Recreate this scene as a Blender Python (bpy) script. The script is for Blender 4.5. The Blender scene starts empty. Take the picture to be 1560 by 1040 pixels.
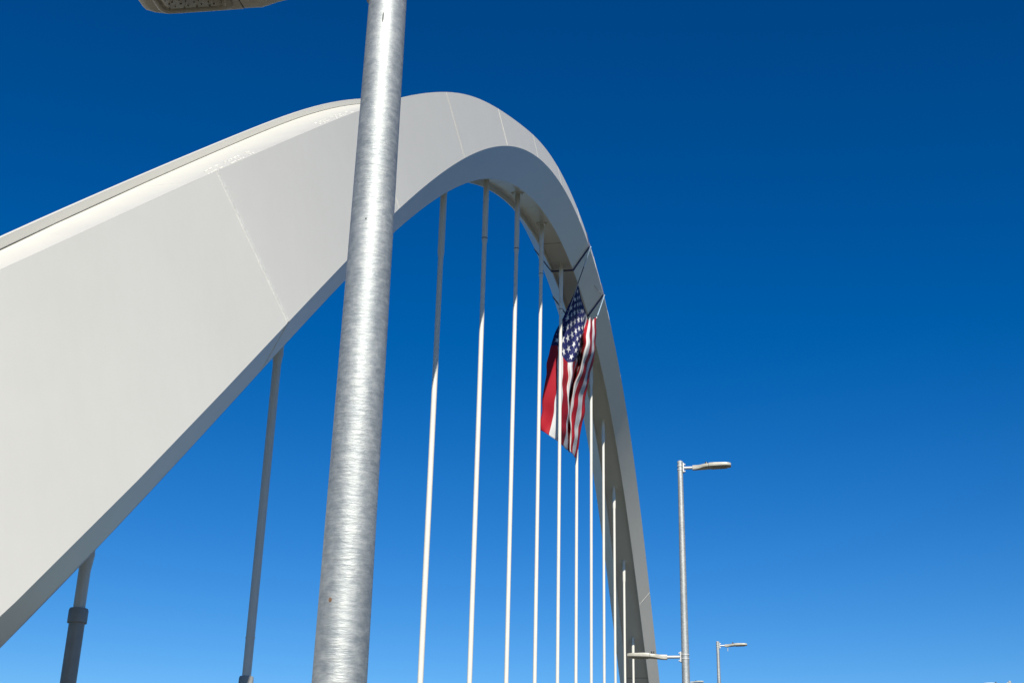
import bpy, bmesh, math, random
from mathutils import Vector, Matrix
random.seed(7)
scene = bpy.context.scene
C = scene.collection

# ------------------------------------------------------------------ camera
EYE = 1.7
cam_d = bpy.data.cameras.new('camera')
cam = bpy.data.objects.new('camera', cam_d); C.objects.link(cam)
cam_d.sensor_width = 36.0
cam_d.lens = 1995.235 / 1560.0 * 36.0
cam_d.clip_start = 0.05
cam_d.clip_end = 20000.0
_fw = Vector((-0.1732920840535232, 0.9082662379102829, 0.38081792851267937))
_r = Vector((0.9837329562197629, 0.17820746441442448, 0.022617923735566123))
_u = Vector((0.047321500943153835, -0.3785426537383643, 0.9243733741563548))
M4 = Matrix(((_r.x, _u.x, -_fw.x, 0), (_r.y, _u.y, -_fw.y, 0), (_r.z, _u.z, -_fw.z, EYE), (0, 0, 0, 1)))
cam.matrix_world = M4
scene.camera = cam

# ------------------------------------------------------------------ sky and sun
SUN_AZ = math.radians(16.5)      # to the right of straight behind the camera
SUN_EL = math.radians(38.5)
sun_dir = Vector((math.sin(SUN_AZ) * math.cos(SUN_EL), -math.cos(SUN_AZ) * math.cos(SUN_EL), math.sin(SUN_EL)))
world = bpy.data.worlds.new('World'); scene.world = world
world.use_nodes = True
wn, wl = world.node_tree.nodes, world.node_tree.links
wn.clear()
wo = wn.new('ShaderNodeOutputWorld'); bg = wn.new('ShaderNodeBackground')
sky = wn.new('ShaderNodeTexSky'); sky.sky_type = 'NISHITA'
sky.sun_disc = False
sky.sun_elevation = SUN_EL
sky.sun_rotation = math.pi - SUN_AZ
sky.altitude = 0.0; sky.air_density = 1.0; sky.dust_density = 0.0; sky.ozone_density = 6.0
hs = wn.new('ShaderNodeHueSaturation'); hs.inputs['Saturation'].default_value = 1.24; hs.inputs['Hue'].default_value = .5045
gm = wn.new('ShaderNodeGamma'); gm.inputs['Gamma'].default_value = 1.2
wl.new(sky.outputs[0], gm.inputs['Color']); wl.new(gm.outputs[0], hs.inputs['Color'])
wl.new(hs.outputs[0], bg.inputs['Color']); wl.new(bg.outputs[0], wo.inputs['Surface'])
bg.inputs['Strength'].default_value = 0.0505

sd = bpy.data.lights.new('sun', 'SUN'); sd.energy = 5.0; sd.angle = math.radians(0.53); sd.color = (1.0, 0.945, 0.83)
sun = bpy.data.objects.new('sun', sd); C.objects.link(sun)
sun.rotation_euler = sun_dir.to_track_quat('Z', 'Y').to_euler()
sun.location = (0, -20, 40)

scene.view_settings.view_transform = 'Standard'
scene.view_settings.look = 'None'
scene.view_settings.exposure = 0.45
scene.view_settings.gamma = 1.0
scene.view_settings.use_curve_mapping = False
scene.render.resolution_x = 1024; scene.render.resolution_y = 682

# ------------------------------------------------------------------ helpers
def link(o, parent=None):
    C.objects.link(o)
    if parent: o.parent = parent
    return o

def mobj(name, verts, faces, mat, parent=None, smooth=False, autosharp=None):
    me = bpy.data.meshes.new(name)
    me.from_pydata([tuple(v) for v in verts], [], faces)
    me.materials.append(mat)
    if smooth: me.polygons.foreach_set('use_smooth', [True] * len(me.polygons))
    me.update()
    if autosharp is not None: me.set_sharp_from_angle(angle=autosharp)
    return link(bpy.data.objects.new(name, me), parent)

def empty(name, loc=(0, 0, 0), parent=None):
    o = bpy.data.objects.new(name, None); o.empty_display_size = 0.3
    o.location = loc
    return link(o, parent)

def tag(o, label=None, cat=None, group=None, kind=None):
    if label: o['label'] = label
    if cat: o['category'] = cat
    if group: o['group'] = group
    if kind: o['kind'] = kind
    return o

class MB:
    def __init__(s): s.v = []; s.f = []
    def add(s, v, f):
        n = len(s.v); s.v += [Vector(x) for x in v]; s.f += [tuple(i + n for i in q) for q in f]; return s
    def box(s, a, b):
        x0, y0, z0 = a; x1, y1, z1 = b
        return s.add([(x0, y0, z0), (x1, y0, z0), (x1, y1, z0), (x0, y1, z0), (x0, y0, z1), (x1, y0, z1), (x1, y1, z1), (x0, y1, z1)],
                     [(0, 3, 2, 1), (4, 5, 6, 7), (0, 1, 5, 4), (1, 2, 6, 5), (2, 3, 7, 6), (3, 0, 4, 7)])
    def rings(s, R, caps=True):
        k = len(R[0]); v = [q for r in R for q in r]; f = []
        for j in range(len(R) - 1):
            for i in range(k):
                f.append((j * k + i, j * k + (i + 1) % k, (j + 1) * k + (i + 1) % k, (j + 1) * k + i))
        if caps:
            f.append(tuple(reversed(range(k)))); f.append(tuple((len(R) - 1) * k + i for i in range(k)))
        return s.add(v, f)
    def tube(s, pts, rad, k=10):
        pts = [Vector(q) for q in pts]
        if not hasattr(rad, '__len__'): rad = [rad] * len(pts)
        R = []
        for j, q in enumerate(pts):
            t = (pts[min(j + 1, len(pts) - 1)] - pts[max(j - 1, 0)]).normalized()
            up = Vector((0, 0, 1)) if abs(t.z) < .9 else Vector((1, 0, 0))
            a = up.cross(t).normalized(); b = t.cross(a)
            R.append([q + a * (rad[j] * math.cos(2 * math.pi * i / k)) + b * (rad[j] * math.sin(2 * math.pi * i / k)) for i in range(k)])
        return s.rings(R)
    def lathe(s, prof, c=(0, 0), k=24):
        R = [[Vector((c[0] + r * math.cos(2 * math.pi * i / k), c[1] + r * math.sin(2 * math.pi * i / k), z)) for i in range(k)] for r, z in prof]
        return s.rings(R)
    def build(s, name, mat, parent=None, smooth=True, ang=math.radians(35)):
        return mobj(name, s.v, s.f, mat, parent, smooth, ang if smooth else None)

# ------------------------------------------------------------------ materials
def new_mat(name):
    m = bpy.data.materials.new(name); m.use_nodes = True
    nt = m.node_tree; b = nt.nodes['Principled BSDF']
    return m, nt, b

def noise(nt, scale, detail=4, rough=.5, vec=None, map_scale=None):
    n = nt.nodes.new('ShaderNodeTexNoise'); n.inputs['Scale'].default_value = scale
    n.inputs['Detail'].default_value = detail; n.inputs['Roughness'].default_value = rough
    if vec is None:
        tc = nt.nodes.new('ShaderNodeTexCoord'); vec = tc.outputs['Object']
    if map_scale:
        mp = nt.nodes.new('ShaderNodeMapping'); mp.inputs['Scale'].default_value = map_scale
        nt.links.new(vec, mp.inputs['Vector']); vec = mp.outputs[0]
    nt.links.new(vec, n.inputs['Vector'])
    return n.outputs['Fac']

def ramp(nt, fac, stops):
    r = nt.nodes.new('ShaderNodeValToRGB')
    while len(r.color_ramp.elements) < len(stops): r.color_ramp.elements.new(.5)
    for e, (p, c) in zip(r.color_ramp.elements, stops):
        e.position = p; e.color = (*c, 1) if len(c) == 3 else c
    nt.links.new(fac, r.inputs['Fac']); return r.outputs['Color']

def bump(nt, h, strength, dist, b, normal=None):
    n = nt.nodes.new('ShaderNodeBump'); n.inputs['Strength'].default_value = strength; n.inputs['Distance'].default_value = dist
    nt.links.new(h, n.inputs['Height'])
    if normal: nt.links.new(normal, n.inputs['Normal'])
    nt.links.new(n.outputs[0], b.inputs['Normal']); return n.outputs[0]

def math_node(nt, op, a, b=None, clamp=False):
    n = nt.nodes.new('ShaderNodeMath'); n.operation = op; n.use_clamp = clamp
    for k, x in enumerate((a, b)):
        if x is None: continue
        if isinstance(x, (int, float)): n.inputs[k].default_value = x
        else: nt.links.new(x, n.inputs[k])
    return n.outputs[0]

def paint_mat(name, c0, c1, rough=.42, scale=.35):
    m, nt, b = new_mat(name)
    f = noise(nt, scale, 6, .6)
    fs = noise(nt, 1.0, 5, .65, None, (5, 5, .22))
    f = math_node(nt, 'ADD', math_node(nt, 'MULTIPLY', f, .75), math_node(nt, 'MULTIPLY', fs, .25))
    nt.links.new(ramp(nt, f, [(.34, c0), (.64, c1)]), b.inputs['Base Color'])
    b.inputs['Roughness'].default_value = rough
    f2 = noise(nt, 1.1, 3, .5)
    bump(nt, f2, .16, .02, b)
    return m
M_paint = paint_mat('white_paint', (.585, .572, .520), (.61, .597, .545))
M_weld = paint_mat('weld_paint', (.55, .535, .48), (.70, .69, .64), .5, 18)
_nt = M_weld.node_tree
bump(_nt, noise(_nt, 30, 4, .6), .6, .01, _nt.nodes['Principled BSDF'])
# top plates: same paint, shading from cream left to grey right painted into its colour
M_top, nt, b = new_mat('white_paint_shaded')
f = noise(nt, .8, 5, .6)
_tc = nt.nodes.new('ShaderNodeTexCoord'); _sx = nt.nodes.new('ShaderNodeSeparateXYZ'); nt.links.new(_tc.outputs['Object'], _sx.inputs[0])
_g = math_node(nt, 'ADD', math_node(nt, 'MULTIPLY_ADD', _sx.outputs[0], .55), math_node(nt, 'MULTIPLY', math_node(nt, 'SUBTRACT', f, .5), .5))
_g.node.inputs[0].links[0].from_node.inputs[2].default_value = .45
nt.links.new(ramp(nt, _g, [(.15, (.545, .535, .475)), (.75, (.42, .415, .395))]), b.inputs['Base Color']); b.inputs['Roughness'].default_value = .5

M_cable = paint_mat('hanger_paint', (.61, .59, .52), (.65, .63, .56), .4, 2.0)

M_sleeve = paint_mat('shaded_sleeve_paint', (.27, .275, .26), (.33, .335, .315), .5, 3.0)  # hanger sleeves and collars: shade on the near hangers put into a darker grey
M_galv, nt, b = new_mat('galvanised_steel')
tc = nt.nodes.new('ShaderNodeTexCoord')
n1 = noise(nt, 1.0, 6, .62, tc.outputs['Object'], (17, 17, 62))
n2 = noise(nt, 1.0, 4, .6, tc.outputs['Object'], (26, 26, 34))
n3 = noise(nt, 1.0, 5, .6, tc.outputs['Object'], (5, 5, 3))
n4 = noise(nt, 1.0, 3, .5, tc.outputs['Object'], (15, 15, 120))
n5 = noise(nt, 1.0, 3, .55, tc.outputs['Object'], (2.2, 2.2, 1.1))
mx = math_node(nt, 'ADD', math_node(nt, 'MULTIPLY', n1, .30), math_node(nt, 'MULTIPLY', n2, .40))
vo = nt.nodes.new('ShaderNodeTexVoronoi'); vo.inputs['Scale'].default_value = 1.0
mp_ = nt.nodes.new('ShaderNodeMapping'); mp_.inputs['Scale'].default_value = (55, 55, 80)
nt.links.new(tc.outputs['Object'], mp_.inputs[0]); nt.links.new(mp_.outputs[0], vo.inputs['Vector'])
sv = nt.nodes.new('ShaderNodeSeparateXYZ'); nt.links.new(vo.outputs['Color'], sv.inputs[0])
n6 = noise(nt, 1.0, 4, .6, tc.outputs['Object'], (24, 24, .9))
mx = math_node(nt, 'ADD', math_node(nt, 'MULTIPLY', mx, .85), math_node(nt, 'MULTIPLY', n3, .22))
mx = math_node(nt, 'ADD', mx, math_node(nt, 'MULTIPLY', sv.outputs[0], .05))
mx = math_node(nt, 'ADD', mx, math_node(nt, 'MULTIPLY', n6, .13))
nt.links.new(ramp(nt, mx, [(.38, (.25, .275, .285)), (.5, (.345, .365, .365)), (.62, (.45, .465, .45))]), b.inputs['Base Color'])
b.inputs['Metallic'].default_value = .62
rr = nt.nodes.new('ShaderNodeMapRange'); rr.inputs['To Min'].default_value = .48; rr.inputs['To Max'].default_value = .70
nt.links.new(n2, rr.inputs['Value']); nt.links.new(rr.outputs[0], b.inputs['Roughness'])
# drawn-tube ripples: strongest in patches
pt = nt.nodes.new('ShaderNodeMapRange'); pt.inputs['From Min'].default_value = .42; pt.inputs['From Max'].default_value = .60
pt.inputs['To Min'].default_value = .25; nt.links.new(n5, pt.inputs['Value'])
hh = math_node(nt, 'ADD', math_node(nt, 'MULTIPLY', n1, 1.0), math_node(nt, 'MULTIPLY', n4, .35))
hh = math_node(nt, 'MULTIPLY', hh, pt.outputs[0])
bump(nt, hh, .40, .011, b)

def plain(name, c, rough=.5, metal=0.0, var=.12, scale=8):
    m, nt, b = new_mat(name)
    f = noise(nt, scale, 4, .6)
    nt.links.new(ramp(nt, f, [(.3, tuple(x * (1 - var) for x in c)), (.7, tuple(min(1, x * (1 + var)) for x in c))]), b.inputs['Base Color'])
    b.inputs['Roughness'].default_value = rough; b.inputs['Metallic'].default_value = metal
    return m
M_lampgrey = plain('lamp_housing_grey', (.40, .385, .33), .4, .1)
M_zinc = plain('zinc_bracket', (.50, .51, .50), .45, .4)
M_dark = plain('dark_plastic', (.02, .02, .022), .4)
M_gasket = plain('gasket_dark', (.03, .03, .028), .7)
M_lens = plain('led_optic', (.30, .28, .22), .35, 0, .08, 30)
M_led = plain('led_dot', (.10, .09, .06), .3)
M_rust = plain('rust_spot', (.16, .085, .045), .8, 0, .4, 120)
M_navy = plain('navy_webbing', (.014, .022, .10), .7, 0, .2, 20)
M_rope = plain('pale_blue_rope', (.50, .68, .85), .7)
M_cord = plain('pale_cord', (.42, .42, .42), .7)
M_asphalt = plain('asphalt', (.045, .043, .04), .85, 0, .3, 2)
M_conc = plain('concrete', (.10, .088, .064), .8, 0, .12, 1.2)
M_marking = plain('road_marking', (.78, .78, .75), .6)
M_land = plain('dry_ground', (.07, .058, .036), .9, 0, .35, .02)
M_water, nt, b = new_mat('river_water')
b.inputs['Base Color'].default_value = (.03, .045, .04, 1); b.inputs['Roughness'].default_value = .12
bump(nt, noise(nt, .6, 5, .6), .35, .3, b)

# ------------------------------------------------------------------ ground, river, deck (all below the frame)
def sheet(name, x0, x1, y0, y1, z, mat, kind='structure'):
    o = mobj(name, [(x0, y0, z), (x1, y0, z), (x1, y1, z), (x0, y1, z)], [(0, 1, 2, 3)], mat)
    return tag(o, kind=kind)
ZW = -18.0
sheet('ground', -6000, 6000, -6000, 6000, ZW - .6, M_land)
sheet('water', -3000, 3000, -60, 190, ZW, M_water)
m = MB().box((-13.0, -140, -1.4), (12.0, 420, -.16)); tag(m.build('bridge_deck', M_conc, smooth=False), kind='structure')
m = MB().box((-12.6, -140, -.15), (-.9, 420, 0.0)); tag(m.build('pavement', M_conc, smooth=False), kind='structure')
sheet('road', -.88, 11.9, -140, 420, -.13, M_asphalt)
for xx in (-.6, 11.4):
    sheet('road_marking', xx, xx + .15, -140, 420, -.125, M_marking)
mk = MB()
for k in range(-20, 60):
    mk.add([(5.3, k * 7, -.125), (5.42, k * 7, -.125), (5.42, k * 7 + 3, -.125), (5.3, k * 7 + 3, -.125)], [(0, 1, 2, 3)])
tag(mk.build('road_marking', M_marking, smooth=False), kind='structure')

# ------------------------------------------------------------------ the arch
XA = -10.9444; Y0 = 19.95412; SP = 7.6; IC = 7.6
HC = (35.7303, 0.7473, -31.6277, -4.3846, -13.232, 3.1746, 16.9209, 4.667)          # height of the soffit line
SC = ((0.6838, 0.0268, 0.5773), (1.7217, 0.0079, 0.2021), (1.4966, 0.2562, -0.3227), (2.3199, -0.5334, 1.1373))
NB = tuple(zip((-1, .25, 1.5, 2.75, 4, 5.5, 7.5), (0.1667, 0.3897, 0.383, 0.2767, -0.2811, -0.0388, 0.0192)))
I0, I1 = -0.9, 14.2            # fitted range of the profile; straight legs beyond
def _h(u): return sum(c * u ** j for j, c in enumerate(HC))
def _dh(u): return sum(j * c * u ** (j - 1) for j, c in enumerate(HC) if j)
def centre(i):
    ic = min(max(i, I0), I1); u = (ic - IC) / 8
    sl = _dh(u) / 8
    h = _h(u) + (i - ic) * sl
    s = sl / SP; L = math.sqrt(1 + s * s)
    return Vector((XA, Y0 + SP * i, h + EYE)), Vector((0, -s / L, 1 / L)), Vector((0, 1 / L, s / L))
def dims(i):
    """half widths and heights of the box section: bottom o2; widest o1 at n1; top o3 at n3"""
    i = min(max(i, I0), I1); u = (i - IC) / 8
    o2, o1, n1, n3 = [a + b_ * u + c * u * u for a, b_, c in SC]
    n3 += sum(a * math.exp(-(i - c) ** 2) for c, a in NB)
    lean = math.tan(math.radians(10.5 + 12.5 / (1 + math.exp((i - .5) / .45))))
    return o2, o1, n1, o1 - lean * (n3 - n1), n3
LIPT, LIPR, LIPD, RECESS = .07, .022, .175, .30
def ntop(i, s):
    """height of the top corner; the left rim dips a little towards the haunch"""
    n3 = dims(i)[4]
    return n3 if s > 0 else n3 - .10 * math.exp(-((i - 1.15) / .7) ** 2) + .05 * math.exp(-((i + .1) / .45) ** 2)
def P(i, o, n):
    c, N, T = centre(i)
    return c + N * n + Vector((o, 0, 0))

arch = tag(empty('bridge_arch', (XA, Y0 + SP * IC, 0)), 'huge white steel box arch curving over the hanger rods', 'bridge arch')
ORG = Vector((XA, Y0 + SP * IC, 0))
def plate(name, ca, cb, ia, ib, mat, th=.03, seg=10):
    """plate between two section corners ca, cb = functions i -> (o, n), closed slab of thickness th towards the inside"""
    v = []; f = []
    for j in range(seg + 1):
        i = ia + (ib - ia) * j / seg
        (oa, na), (ob, nb) = ca(i), cb(i)
        d = Vector((ob - oa, nb - na)).normalized(); q = Vector((-d.y, d.x)) * th      # inward = left of a->b
        e = d * (th * .9)
        v += [P(i, oa, na) - ORG, P(i, ob, nb) - ORG, P(i, ob + q.x - e.x, nb + q.y - e.y) - ORG, P(i, oa + q.x + e.x, na + q.y + e.y) - ORG]
    for j in range(seg):
        k = 4 * j
        f += [(k, k + 4, k + 5, k + 1), (k + 3, k + 2, k + 6, k + 7), (k + 1, k + 5, k + 6, k + 2), (k, k + 3, k + 7, k + 4)]
    f += [(0, 1, 2, 3), (4 * seg, 4 * seg + 3, 4 * seg + 2, 4 * seg + 1)]
    return mobj(name, v, f, mat, arch, True, math.radians(30))

E1 = lambda s: (lambda i: (s * dims(i)[1], dims(i)[2]))
E2 = lambda s: (lambda i: (s * dims(i)[0], 0.0))
E3 = lambda s: (lambda i: (s * dims(i)[3], ntop(i, s)))
TOP = lambda s: (lambda i: (s * (dims(i)[3] - (LIPR if s > 0 else LIPT) - .004), ntop(i, s) - LIPD))
SOF = lambda s: (lambda i: (s * (dims(i)[0] - .064), RECESS))
IS, IE = -3.2, 18.2
seams = [IS] + [k + .52 for k in range(0, 17)] + [IE]
for a, b_ in zip(seams[:-1], seams[1:]):
    g = .0004
    a2, b2 = a + g, b_ - g
    plate('side_panel', E1(1), E3(1), a2, b2, M_paint)
    plate('side_panel', E3(-1), E1(-1), a2, b2, M_paint)
    plate('lower_panel', E2(1), E1(1), a2, b2, M_paint)
    plate('lower_panel', E1(-1), E2(-1), a2, b2, M_paint)
    plate('soffit_panel', SOF(-1), SOF(1), a2, b2, M_paint)
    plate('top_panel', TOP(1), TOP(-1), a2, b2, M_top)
# continuous lips along the four free edges (top rims and bottom flanges)
def lip(s, which):
    seg = 220; v = []; f = []
    for j in range(seg + 1):
        i = IS + (IE - IS) * j / seg
        o2, o1, n1, o3, n3 = dims(i)
        if which == 'top':
            lt = LIPR if s > 0 else LIPT; n3 = ntop(i, s)
            q = [(o3 - .003, n3 + .003), (o3 - lt, n3 + .003), (o3 - lt, n3 - LIPD - .06), (o3 - .003, n3 - LIPD - .06)]
        else:
            q = [(o2 + .004, -.003), (o2 + .004, .30 + .06), (o2 - .058, .30 + .06), (o2 - .058, -.003)]
        if s < 0: q = [(-x, y) for x, y in reversed(q)]
        v += [P(i, x, y) - ORG for x, y in q]
    for j in range(seg):
        for k in range(4):
            k2 = (k + 1) % 4
            f.append((4 * j + k, 4 * j + k2, 4 * j + 4 + k2, 4 * j + 4 + k))
    f += [(3, 2, 1, 0), tuple(4 * seg + k for k in range(4))]
    o = mobj('top_rim' if which == 'top' else 'bottom_flange', v, f, M_paint, arch, True, math.radians(30))
    bm = bmesh.new(); bm.from_mesh(o.data); bmesh.ops.recalc_face_normals(bm, faces=bm.faces); bm.to_mesh(o.data); bm.free()
    return o
for s in (1, -1):
    lip(s, 'top'); lip(s, 'bottom')
v = []; f = []
for j in range(201):
    i = IS + (IE - IS) * j / 200; o2, o1, n1, o3, n3 = dims(i); n3 = ntop(i, -1)
    v += [P(i, -o3 + LIPT + x, n3 - LIPD + z) - ORG for x, z in ((-.004, -.004), (-.004, .012), (.012, .008), (.018, -.004))]
for j in range(200):
    f += [(4 * j + k, 4 * j + k + 1, 4 * j + k + 5, 4 * j + k + 4) for k in range(3)]
mobj('sealant_line', v, f, M_gasket, arch, True)
# weld beads across each joint: proud strips on side and lower faces, thin one across the soffit
def strip(name, ca, cb, i, w, proud, mat, n=14, jit=.004, back=.0):
    v = []; f = []
    (oa, na), (ob, nb) = ca(i), cb(i)
    d = Vector((ob - oa, nb - na)); dn = d.normalized(); q = Vector((dn.y, -dn.x))      # outward
    hw = w / 2 / SP
    for j in range(n + 1):
        t = .004 + .992 * j / n
        o, nn = oa + d.x * t, na + d.y * t
        k1 = hw * (1 + random.uniform(-.12, .12)); k2 = hw * (1 + random.uniform(-.12, .12)); pr = proud + random.uniform(0, jit)
        for di, p_ in ((-k1, -.01), (-k1 * .7, pr), (k2 * .7, pr), (k2, -.01)):
            v.append(P(i + di, o + q.x * p_, nn + q.y * p_) - ORG)
    for j in range(n):
        for k in range(3):
            a = 4 * j + k
            f.append((a, a + 1, a + 5, a + 4))
    o = mobj(name, v, f, mat, arch, True, math.radians(40))
    bm = bmesh.new(); bm.from_mesh(o.data); bmesh.ops.recalc_face_normals(bm, faces=bm.faces); bm.to_mesh(o.data); bm.free()
    return o
SEAM_W = {0: .13, 1: .06, 2: .03, 3: .045}
for kk, sm in enumerate(seams[1:-1]):
    w = SEAM_W.get(kk, .04)
    wm = M_weld if kk in (0, 1, 3) else M_paint
    strip('weld_seam', E1(1), E3(1), sm, w, .012 if kk < 4 else .005, wm, 24)
    strip('weld_seam', E1(-1), E3(-1), sm, w, .012 if kk < 4 else .005, wm, 24)
    if kk in (0, 12):
        strip('weld_seam', E2(1), E1(1), sm, .06, .008, M_weld)
        strip('weld_seam', E2(-1), E1(-1), sm, .06, .008, M_weld)
    strip('weld_seam', SOF(-1), SOF(1), sm, .05 if kk in (6, 13) else .03, .004, M_gasket if kk in (6, 13) else M_paint)
# splice bolts and short guard bars on the top plate near the joints
bm_ = MB()
def bolt_at(i, o):
    n3 = dims(i)[4]
    c, N, T = centre(i); o3 = dims(i)[3]; w_ = (o3 - o) / (2 * o3)
    q = P(i, o, n3 + (ntop(i, -1) - n3) * w_ - LIPD) - ORG
    X = Vector((1, 0, 0)); r = .032
    R = [[q + X * (r * sc * math.cos(k * math.pi / 3)) + T * (r * sc * math.sin(k * math.pi / 3)) + N * hgt for k in range(6)] for sc, hgt in ((1, -.005), (1, .012), (.7, .018))]
    bm_.rings(R)
for ia, ib in ((.62, .90), (1.38, 1.72), (2.3, 2.6)):
    for o in (.10, .36):
        for k in range(9):
            i_ = ia + (ib - ia) * (k + .5) / 9 + (.02 if o < .2 else -.02)
            for di in (-.008, .004):
                if k % 4 == 3: continue
                bolt_at(i_ + di + random.uniform(-.002, .002), o + random.uniform(-.03, .03))
tag(bm_.build('splice_bolts', M_weld, arch), kind='stuff')
# ------------------------------------------------------------------ hangers
hang_lab = {
    0: 'dark shaded hanger with thick collar, first at lower left under the arch',
    1: 'dark shaded hanger left of the near galvanised post, between it and the collared hanger',
    2: 'hanger mostly hidden behind the near galvanised lamp post',
    3: 'hanger just right of the near lamp post, grey above and white below',
    4: 'tallest hanger, second right of the near post, meeting the soffit where it opens',
    5: 'half lit hanger third right of the near lamp post',
    6: 'half lit hanger just left of the flag, fourth right of the near post',
    7: 'white lit hanger passing in front of the hanging flag',
    8: 'hanger behind the flag, showing only below its lower right corner',
    9: 'hanger just right of the flag, top socket against the soffit',
    10: 'second hanger right of the flag on the far side of the arch',
    11: 'third hanger right of the flag, its top halfway down the far leg',
    12: 'short hanger low on the far leg of the arch, last but one',
    13: 'shortest hanger by the far foot, behind the left facing lamp head',
    14: 'last hanger at the far foot of the arch, below the lamp heads'}
for i in range(0, 15):
    y = Y0 + SP * i
    c, N, T = centre(i)
    ztop = c.z + RECESS / max(N.z, .3) * 1.0
    t = tag(empty('hanger_rod', (XA, y, 0)), hang_lab[i], 'hanger', 'hanger rods of the arch')
    zc = 5.45
    top_sock = 2.9 if 2 < i < 8 else 1.35
    zs = max(c.z - top_sock, zc + .6)
    k = 20
    MB().lathe([(.098, zc + .2), (.098, zs)], k=k).build('rod', M_cable, t)
    MB().lathe([(.098, zs - .22), (.125, zs), (.128, ztop - .02)], k=k).build('top_socket', M_cable, t)
    MB().lathe([(.131, zs + .04), (.131, zs + .075)], k=k).build('socket_ring', M_gasket if 3 < i < 8 else M_cable, t)
    MB().lathe([(.128, .0), (.128, zc)], k=k).build('lower_sleeve', M_sleeve, t)
    MB().lathe([(.128, zc - .01), (.158, zc), (.158, zc + .02), (.158, zc + .20), (.145, zc + .235), (.098, zc + .24)], k=k).build('collar', M_sleeve, t)
    MB().lathe([(.106, zc + 1.05), (.106, zc + 1.09)], k=k).build('joint_ring', M_cable, t)
    MB().lathe([(.24, 0.0), (.24, .05), (.2, .06)], k=k).build('base_plate', M_zinc, t)
    rg = lambda r_, d_: [c + N * (RECESS + d_) + Vector((r_ * math.cos(2 * math.pi * q_ / 24), 0, 0)) + T * (r_ * math.sin(2 * math.pi * q_ / 24)) - Vector((XA, y, 0)) for q_ in range(24)]
    MB().rings([rg(.335, .01), rg(.335, -.03), rg(.31, -.04)]).build('anchor_plate', M_cable, t)
    # anchor bolts on the soffit
    ab = None
    for a in range(6):
        an = math.radians(60 * a + 30)
        q = c + N * (RECESS - .055) + Vector((.27 * math.cos(an), 0, 0)) + T * (.27 * math.sin(an)) - Vector((XA, y, 0))
        if ab is None:
            g = MB(); g.rings([[q.__class__((.026 * math.cos(s * math.pi / 3), .026 * math.sin(s * math.pi / 3), z)) for s in range(6)] for z in (-.025, .05)])
            ab = g.build('anchor_bolt', M_weld, t); ab.location = q
        else:
            cp = ab.copy(); link(cp, t); cp.location = q

# ------------------------------------------------------------------ straps and ropes
def strap(i, label):
    w = .22 / 2 / SP
    o2, o1, n1, o3, n3 = dims(i)
    pts = [(o3 * .2, n3 + .02), (o3 + .012, n3 + .015), (o1 + .016, n1 + .004), (o2 + .012, -.016), (-o2 - .012, -.016), (-o1 - .016, n1 + .004), (-o3 - .012, n3 + .015), (-o3 * .2, n3 + .02)]
    org = P(i, 0, 0)
    cc = Vector((0, n3 / 2)); v = []; f = []
    k = len(pts)
    for sc in (0.0, .035):
        for x, n in pts:
            d = (Vector((x, n)) - cc).normalized() * sc
            v += [P(i - w, x + d.x, n + d.y) - org, P(i + w, x + d.x, n + d.y) - org]
    for j in range(k):
        a, b_ = 2 * j, 2 * ((j + 1) % k); c_, d_ = a + 2 * k, b_ + 2 * k
        f += [(a, b_, b_ + 1, a + 1), (c_, c_ + 1, d_ + 1, d_), (a, c_, d_, b_), (a + 1, b_ + 1, d_ + 1, c_ + 1)]
    o = mobj('strap', v, f, M_navy); o.location = org
    bm = bmesh.new(); bm.from_mesh(o.data); bmesh.ops.recalc_face_normals(bm, faces=bm.faces); bm.to_mesh(o.data); bm.free()
    return tag(o, label, 'strap', 'navy straps round the arch')
strap(7.06, 'navy strap wrapped round the arch above the flag, nearer the crown')
strap(8.05, 'navy strap round the arch lower down, partly hidden behind the flag')

def pix(u, v, Y):
    d = _fw + _r * ((u - 780) / 1995.235) - _u * ((v - 520) / 1995.235)
    return Vector((0, 0, EYE)) + d * (Y / d.y)

# ------------------------------------------------------------------ the flag
M_flag, nt, b = new_mat('flag_cloth')
uv = nt.nodes.new('ShaderNodeUVMap'); sx = nt.nodes.new('ShaderNodeSeparateXYZ'); nt.links.new(uv.outputs[0], sx.inputs[0])
S_, T_ = sx.outputs[0], sx.outputs[1]        # S: across the hoist 0..1, T: down the fly 0..1
CT = .42
st = math_node(nt, 'MODULO', math_node(nt, 'FLOOR', math_node(nt, 'MULTIPLY', S_, 13)), 2)      # 0 red, 1 white
incant = math_node(nt, 'MULTIPLY', math_node(nt, 'LESS_THAN', S_, 7 / 13), math_node(nt, 'LESS_THAN', T_, CT))
A = math_node(nt, 'MULTIPLY', T_, 12 / CT); B = math_node(nt, 'MULTIPLY', S_, 10 * 13 / 7)
def star_lattice(offs):
    # local coordinates about lattice points spaced 2 apart
    def loc(x):
        return math_node(nt, 'SUBTRACT', math_node(nt, 'FLOORED_MODULO', math_node(nt, 'ADD', x, 1 - offs), 2), 1)
    lx = math_node(nt, 'MULTIPLY', loc(A), .0345 * 1.55); ly = math_node(nt, 'MULTIPLY', loc(B), .0538)
    rho = math_node(nt, 'SQRT', math_node(nt, 'ADD', math_node(nt, 'MULTIPLY', lx, lx), math_node(nt, 'MULTIPLY', ly, ly)))
    an = math_node(nt, 'ADD', math_node(nt, 'ARCTAN2', lx, ly), 2 * math.pi)
    ph = math_node(nt, 'PINGPONG', an, math.pi / 5)
    e = math_node(nt, 'ADD', math_node(nt, 'MULTIPLY', rho, math_node(nt, 'COSINE', ph)), math_node(nt, 'MULTIPLY', math_node(nt, 'MULTIPLY', rho, math_node(nt, 'SINE', ph)), 3.078))
    return math_node(nt, 'LESS_THAN', e, .032)
stars = math_node(nt, 'MAXIMUM', star_lattice(1), star_lattice(0))
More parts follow.
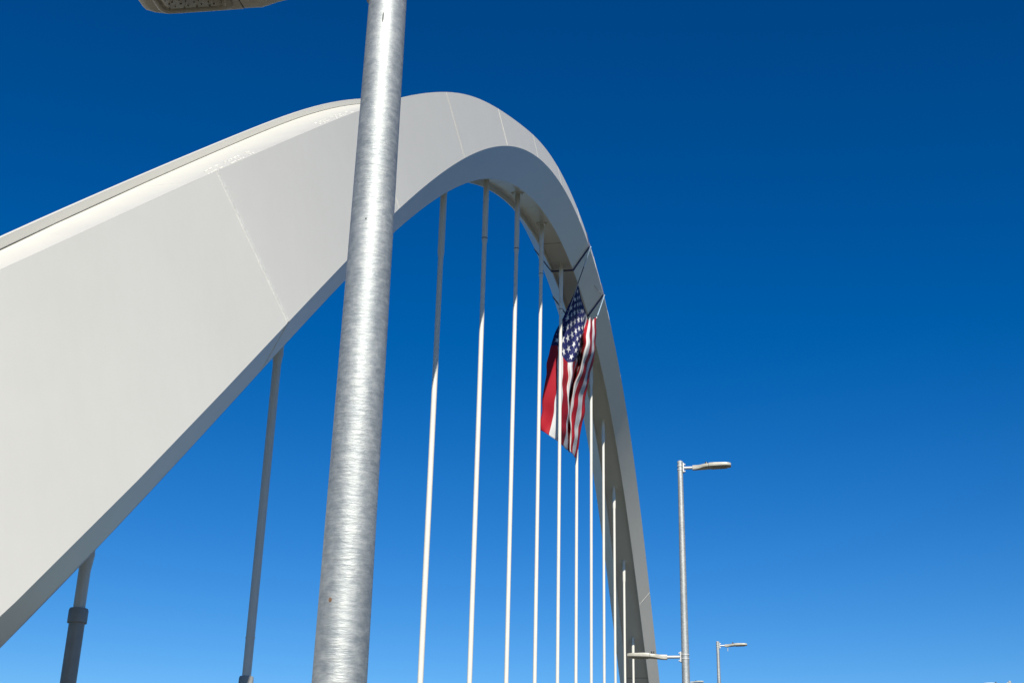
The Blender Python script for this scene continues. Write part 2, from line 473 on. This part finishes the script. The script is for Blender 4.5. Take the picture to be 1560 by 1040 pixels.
for lo, hi, x in ((.4, 11.6, A), (.4, 9.6, B)):
    stars = math_node(nt, 'MULTIPLY', stars, math_node(nt, 'MULTIPLY', math_node(nt, 'GREATER_THAN', x, lo), math_node(nt, 'LESS_THAN', x, hi)))
def mixc(f, a, b_):
    n = nt.nodes.new('ShaderNodeMix'); n.data_type = 'RGBA'
    nt.links.new(f, n.inputs['Factor'])
    for s_, x in (('A', a), ('B', b_)):
        sock = [q for q in n.inputs if q.name == s_ and q.type == 'RGBA'][0]
        if isinstance(x, tuple): sock.default_value = (*x, 1)
        else: nt.links.new(x, sock)
    return [q for q in n.outputs if q.type == 'RGBA'][0]
stripes = mixc(st, (.43, .005, .018), (.70, .70, .70))
canton = mixc(stars, (.009, .013, .105), (.68, .68, .68))
col = mixc(incant, stripes, canton)
nt.links.new(col, b.inputs['Base Color']); b.inputs['Roughness'].default_value = .75
tr = nt.nodes.new('ShaderNodeBsdfTranslucent'); nt.links.new(col, tr.inputs['Color'])
ms = nt.nodes.new('ShaderNodeMixShader'); ms.inputs[0].default_value = .30
out = nt.nodes['Material Output']
nt.links.new(b.outputs[0], ms.inputs[1]); nt.links.new(tr.outputs[0], ms.inputs[2]); nt.links.new(ms.outputs[0], out.inputs['Surface'])

def interp(keys, t):
    """smooth (Catmull-Rom) interpolation through (t, value tuple) keys"""
    n = len(keys)
    for j in range(n - 1):
        if t <= keys[j + 1][0] or j == n - 2:
            t0, t1 = keys[j][0], keys[j + 1][0]
            w = min(max((t - t0) / (t1 - t0), 0), 1)
            p1, p2 = keys[j][1], keys[j + 1][1]
            pm = keys[j - 1] if j else None; pn = keys[j + 2] if j + 2 < n else None
            r = []
            for k in range(len(p1)):
                m1 = (p2[k] - pm[1][k]) / (t1 - pm[0]) * (t1 - t0) if pm else p2[k] - p1[k]
                m2 = (pn[1][k] - p1[k]) / (pn[0] - t0) * (t1 - t0) if pn else p2[k] - p1[k]
                r.append((2 * w ** 3 - 3 * w * w + 1) * p1[k] + (w ** 3 - 2 * w * w + w) * m1 + (-2 * w ** 3 + 3 * w * w) * p2[k] + (w ** 3 - w * w) * m2)
            return r
# lines of cloth running down the fly, measured in the photograph as (pixel x, pixel y, distance along the bridge)
ROWS = {   # s : list of (t, (u, v, Y))
    0.0:   [(0, (880, 433, 75.0)), (.2, (863, 470, 75.0)), (.4, (842, 522, 74.8)), (.6, (832, 563, 74.6)), (.8, (827, 612, 74.5)), (1, (825, 656, 74.4))],
    1/13:  [(0, (882, 439, 75.7)), (.2, (870, 476, 75.2)), (.4, (853, 524, 74.6)), (.6, (848, 567, 74.3)), (.8, (846, 620, 74.2)), (1, (838, 664, 74.2))],
    2/13:  [(0, (883.5, 446, 76.4)), (.2, (874, 482, 75.7)), (.4, (859, 538, 74.5)), (.6, (856, 580, 74.3)), (.8, (856, 628, 74.4)), (1, (850, 672, 74.6))],
    3/13:  [(0, (885, 453, 77.0)), (.2, (878, 488, 76.4)), (.4, (866, 546, 74.9)), (.6, (863, 588, 75.0)), (.8, (865, 636, 75.3)), (1, (857, 678, 75.8))],
    4/13:  [(0, (887, 460, 77.5)), (.2, (883, 496, 76.6)), (.4, (874, 546, 75.2)), (.6, (868, 592, 75.4)), (.8, (867, 638, 76.0)), (1, (862, 684, 76.7))],
    5.2/13: [(0, (889.5, 468, 78.1)), (.2, (888, 505, 76.9)), (.4, (880, 542, 76.6)), (.6, (868, 588, 77.6)), (.8, (866, 636, 77.9)), (1, (863, 685, 78.2))],
    7/13:  [(0, (893, 478, 78.9)), (.2, (889, 514, 78.2)), (.4, (880, 552, 79.0)), (.6, (872, 598, 79.3)), (.8, (868, 642, 79.3)), (1, (864, 687, 79.3))],
    8/13:  [(0, (894, 485, 79.3)), (.2, (888, 518, 77.6)), (.4, (881, 555, 78.6)), (.6, (871, 600, 78.9)), (.8, (866, 644, 79.0)), (1, (865, 688, 79.2))],
    9/13:  [(0, (897, 488, 79.8)), (.2, (893, 517, 76.8)), (.4, (884, 556, 77.2)), (.6, (873, 600, 77.7)), (.8, (867.5, 645, 78.3)), (1, (868, 688, 78.8))],
    10/13: [(0, (899.5, 483, 80.2)), (.2, (898.5, 520, 77.2)), (.4, (889, 560, 77.6)), (.6, (877, 604, 78.0)), (.8, (870, 648, 78.4)), (1, (871, 690, 78.8))],
    11/13: [(0, (902.5, 489, 80.8)), (.2, (902, 525, 78.4)), (.4, (893, 564, 78.3)), (.6, (883, 606, 78.5)), (.8, (875, 650, 78.7)), (1, (873.5, 692, 79.0))],
    12/13: [(0, (905.5, 484, 81.3)), (.2, (905, 522, 79.8)), (.4, (897, 564, 79.4)), (.6, (888, 608, 79.3)), (.8, (880.5, 651, 79.3)), (1, (876, 694, 79.4))],
    1.0:   [(0, (909, 484, 81.6)), (.2, (906.5, 524, 80.9)), (.4, (900.5, 564, 80.4)), (.6, (893, 604, 80.0)), (.8, (885.5, 648, 79.8)), (1, (878.5, 696, 79.7))]}
NS, NT = 104, 110
svals = sorted(ROWS)
F0 = pix(893, 560, 78.0)
verts = []; uvs = []
for a in range(NT + 1):
    t = a / NT
    keys = [(s, interp(ROWS[s], t)) for s in svals]
    for c_ in range(NS + 1):
        s = c_ / NS
        u_, v_, Y_ = interp(keys, s)
        q = pix(u_, v_, Y_)
        # small wrinkles
        wv = .07 * math.sin(17 * s + 5 * t + 2 * math.sin(4 * t)) + .03 * math.sin(37 * s - 9 * t + 1.5 * math.sin(9 * t)) + .02 * math.sin(23 * t + 11 * s) + .013 * math.sin(61 * s + 14 * t)
        wx = .05 * math.sin(12 * t + 5 * s) + .03 * math.sin(31 * t - 8 * s) + .012 * math.sin(53 * t + 21 * s)
        en = min(1, 4 * t + .25)
        q.y += wv * (1 + 1.2 * t) * en; q.x += wx * en
        verts.append(q - F0); uvs.append((s, t))
faces = [(a * (NS + 1) + c_, (a + 1) * (NS + 1) + c_, (a + 1) * (NS + 1) + c_ + 1, a * (NS + 1) + c_ + 1) for a in range(NT) for c_ in range(NS)]
flag = empty('flag', F0)
tag(flag, 'striped red, white and blue flag with white stars hanging from straps under the arch', 'flag')
fo = mobj('flag_cloth', verts, faces, M_flag, flag, True)
ul = fo.data.uv_layers.new(name='UVMap')
for lp in fo.data.loops: ul.data[lp.index].uv = uvs[lp.vertex_index]
so = fo.modifiers.new('thickness', 'SOLIDIFY'); so.thickness = .006; so.offset = 0
# header band along the hoist and grommets
hb = MB().tube([Vector(verts[c_]) for c_ in range(0, NS + 1, 2)], .022, 6); hb.build('header_cord', M_cord, flag)
for c_ in (0, NS):
    q = Vector(verts[c_]); MB().tube([q + Vector((0, -.03, 0)), q + Vector((0, .03, 0))], .06, 10).build('grommet', M_zinc, flag)
def rope(name, pts, r, mat, label):
    o0 = Vector(pts[0]); g = MB().tube([Vector(q) - o0 for q in pts], r, 8)
    o = g.build(name, mat); o.location = o0
    return tag(o, label, 'rope')
e1a = P(7.06, dims(7.06)[1] + .10, dims(7.06)[2] - .02); e1b = P(8.05, dims(8.05)[1] + .08, dims(8.05)[2] - .0)
TL, TR = pix(880, 433, 75.0), pix(909, 484, 81.6)
def sagline(a, b_, sag, n=8): return [a.lerp(b_, j / n) - Vector((0, 0, sag * 4 * (j / n) * (1 - j / n))) for j in range(n + 1)]
rope('rope', sagline(e1a, e1a.lerp(TL, .52), .0), .05, M_rope, 'pale blue rope from the upper strap down toward the canton corner of the flag')
rope('rope', sagline(e1a.lerp(TL, .50), TL, .0), .03, M_navy, 'dark lower length of rope tied to the canton corner of the flag')
rope('rope', sagline(e1b, TR, .02), .045, M_rope, 'pale blue rope from the lower strap to the striped top corner of the flag')
rope('tether_cord', sagline(TL, pix(862, 489, 74.4), .03), .02, M_cord, 'thin pale cord slanting across the dark canton of the flag')
# shadowed loose tail on the lower panel beside the second strap
rope('tether_cord', sagline(e1b, P(7.72, dims(7.8)[1] * .80, dims(7.8)[2] * .72 - .03), .12), .014, M_cord, 'thin loose cord lying on the arch panel above the lower strap')

# ------------------------------------------------------------------ street lamps
def hsec(x, hw, zt, zb, dirx, n=14, p=3.2):
    """rounded section of the lamp head in the y-z plane"""
    R = []
    zc, hh = (zt + zb) / 2, (zt - zb) / 2
    for k in range(n):
        a = 2 * math.pi * (k + .5) / n
        c_, s_ = math.cos(a), math.sin(a)
        e = 2 / p
        R.append(Vector((dirx * x, hw * math.copysign(abs(c_) ** e, c_), zc + hh * math.copysign(abs(s_) ** e, s_))))
    if dirx < 0: R.reverse()
    return R

def lamp_arm(root, z, dx, L, fine):
    """horizontal bracket arm with its clamp and lamp head; dx = +1 right, -1 left"""
    rp = max(.1076 - .0053 * z, .048)      # pole radius here
    arm = MB().tube([(dx * (rp + .03), 0, z), (dx * (L - .74), 0, z)], .03, 14).build('arm', M_zinc, root)
    MB().box((dx * (rp + .015) - .012, -.055, z - .10), (dx * (rp + .015) + .012, .055, z + .10)).build('clamp_plate', M_zinc, arm, False)
    for zz in (z + .075, z - .075):
        MB().tube([(dx * (rp - .02), 0, zz), (dx * (rp + .055), 0, zz)], .016, 8).build('bolt', M_zinc, arm)
    g = MB()
    for zz in (z + .04, z - .04):
        g.lathe([(rp + .004, zz - .014), (rp + .008, zz - .01), (rp + .008, zz + .01), (rp + .004, zz + .014)], k=20)
    g.build('clamp_band', M_zinc, arm)
    x0 = L - .80       # neck start
    head = MB()
    st_ = [(x0, .046, .044, -.052), (x0 + .06, .050, .045, -.050), (x0 + .12, .060, .045, -.045), (x0 + .17, .080, .046, -.038), (x0 + .215, .106, .050, -.030),
           (x0 + .25, .122, .053, -.025), (x0 + .335, .128, .058, -.016)]
    head.rings([hsec(x, hw, z + a, z + b2, dx, 24, 7) for x, hw, a, b2 in st_])
    ho = head.build('lamp_head', M_lampgrey, root)
    xs = x0 + .341
    body = [(xs, .129, .064, -.014), (xs + .008, .132, .069, -.014), (xs + .13, .133, .076, -.010), (xs + .30, .133, .072, -.004), (xs + .365, .130, .070, -.002), (xs + .42, .112, .068, .0), (xs + .455, .090, .062, .003), (xs + .462, .080, .055, .008)]
    MB().rings([hsec(x, hw, z + a, z + b2, dx, 24, 9) for x, hw, a, b2 in body]).build('driver_cover', M_lampgrey, ho)
    MB().rings([hsec(x, .124, z + .058, z - .012, dx, 24, 7) for x in (xs - .012, xs + .004)]).build('gasket', M_gasket, ho)
    MB().lathe([(.032, z + .055), (.032, z + .105), (.026, z + .115), (.0, z + .116)], c=(dx * (x0 + .29), 0), k=14).build('photocell', M_dark, ho)
    # optic panel under the head: follows the underside, rounded rectangle with a raised rim
    def ubot(x):
        t = (x - xs) / .3
        return z - .014 + .010 * min(max(t, 0), 1)
    def oring(x1, x2, w, r, dz, n=6):
        pts = []
        for cx, cy, a0 in ((x2 - r, w - r, 0), (x1 + r, w - r, 90), (x1 + r, -w + r, 180), (x2 - r, -w + r, 270)):
            for k in range(n):
                a = math.radians(a0 + 90 * k / (n - 1)); X, Y = cx + r * math.cos(a), cy + r * math.sin(a)
                pts.append(Vector((dx * X, Y, ubot(X) - dz)))
        return pts if dx < 0 else pts[::-1]
    MB().rings([oring(xs + .035, xs + .39, .112, .045, -.006), oring(xs + .035, xs + .39, .112, .045, .004), oring(xs + .045, xs + .38, .104, .04, .010), oring(xs + .060, xs + .365, .090, .035, .010), oring(xs + .068, xs + .357, .084, .032, .002)]).build('optic_rim', M_lens, ho)
    MB().rings([oring(xs + .08, xs + .345, .074, .03, -.004), oring(xs + .08, xs + .345, .074, .03, .008), oring(xs + .09, xs + .335, .067, .026, .014)]).build('optic_panel', M_lens, ho)
    g = MB()
    for a in range(8):
        for c_ in range(5):
            X = xs + .107 + a * .031; Y = -.052 + c_ * .026 + (.006 if a % 2 else -.006) + random.uniform(-.004, .004)
            r = random.uniform(.0025, .0048); X += random.uniform(-.006, .006)
            g.rings([[Vector((dx * X + r * s * math.cos(k * math.pi / 4), Y + r * s * math.sin(k * math.pi / 4), ubot(X) - d)) for k in range(8)] for s, d in ((1, .012), (1, .017), (.5, .021))])
    tag(g.build('led_dots', M_led, ho), kind='stuff')

def street_lamp(loc, top, zl, label, up_dx=1, Lu=1.06, Ll=1.16, fine=False, both=True):
    root = tag(empty('street_lamp', loc), label, 'street lamp', 'lamp posts along the bridge')
    zs = [0.0, .3, 1, 2.32, 3.63, 5.2, 7, top - .04]
    def rad(z): return max(.1076 - .0053 * z, .048)
    prof = []
    for j in range(41):
        z = .03 + (top - .03) * j / 40
        prof.append((rad(z), z))
    MB().lathe(prof, k=48).build('pole', M_galv, root)
    MB().lathe([(rad(top) + .004, top - .03), (rad(top) + .006, top), (rad(top) * .6, top + .02), (.0, top + .025)], k=24).build('pole_cap', M_zinc, root)
    MB().box((-.2, -.2, 0.0), (.2, .2, .03)).build('base_plate', M_zinc, root, False)
    for a in range(4):
        an = math.radians(45 + 90 * a)
        MB().lathe([(.02, .03), (.02, .09)], c=(.21 * math.cos(an), .21 * math.sin(an)), k=6).build('anchor_bolt', M_zinc, root)
    lamp_arm(root, top - .14, up_dx, Lu, fine)
    if both: lamp_arm(root, zl, -up_dx, Ll, fine)
    return root
XL, D0, S = -1.42828, 4.45478, 22.36195
near = street_lamp((XL, D0, 0), 10.0, 3.615 + EYE, 'large galvanised lamp post rising through the foreground, cut off by the top edge', fine=True, Ll=1.17)
street_lamp((XL, D0 + S, 0), 10.0, 4.231 + EYE, 'tall lamp post right of the arch with two lamp heads, one each side')
l2 = street_lamp((XL, D0 + 2 * S, 0), 10.0, 4.231 + EYE, 'smaller lamp post further off, one head showing, right of the double headed post')
g = MB().tube([(.36, 0, 9.86), (.36, 0, 9.66)], .012, 6); g.build('hanging_wire', M_cord, l2)
a = pix(1047, 1035, 88)
street_lamp((a.x, a.y, 0), a.z, a.z - 4, 'far lamp head just peeking up beside the foot of the double headed post', both=False)
a = pix(1538, 1037, 58)
street_lamp((a.x, a.y, 0), a.z, a.z - 4, 'far lamp whose tip barely shows at the bottom edge on the far right', up_dx=-1, both=False)

# marks on the near pole: a drain slot near the top of the frame, a rust spot, a dent
def on_pole(u_, v_, name, hw, hh, mat):
    # point on the pole surface seen at that place
    root = Vector((XL, D0, 0)); best = None
    d = _fw + _r * ((u_ - 780) / 1995.235) - _u * ((v_ - 520) / 1995.235); o = Vector((0, 0, EYE))
    for k in range(4000):
        q = o + d * (3.0 + k * .0015)
        r_ = max(.1076 - .0053 * q.z, .048)
        if math.hypot(q.x - XL, q.y - D0) <= r_: best = q; break
    if best is None: return
    nx, ny = (best.x - XL) / r_, (best.y - D0) / r_
    Nn = Vector((nx, ny, 0)); Tt = Vector((-ny, nx, 0)); Z = Vector((0, 0, 1)); c_ = Vector((nx * r_, ny * r_, best.z))
    n = 16
    ring = lambda s, off: [c_ + Tt * (hw * s * math.cos(2 * math.pi * k / n)) + Z * (hh * s * math.sin(2 * math.pi * k / n)) + Nn * (off - (hw * s * math.cos(2 * math.pi * k / n)) ** 2 / (2 * r_)) for k in range(n)]
    MB().rings([ring(1, -.002), ring(1, .0006), ring(.6, .0009)]).build(name, mat, near)
on_pole(583.5, 28, 'drain_slot', .0030, .030, M_gasket)
on_pole(503, 913, 'rust_spot', .0065, .008, M_rust)
on_pole(557.5, 333, 'nick', .003, .004, M_gasket)
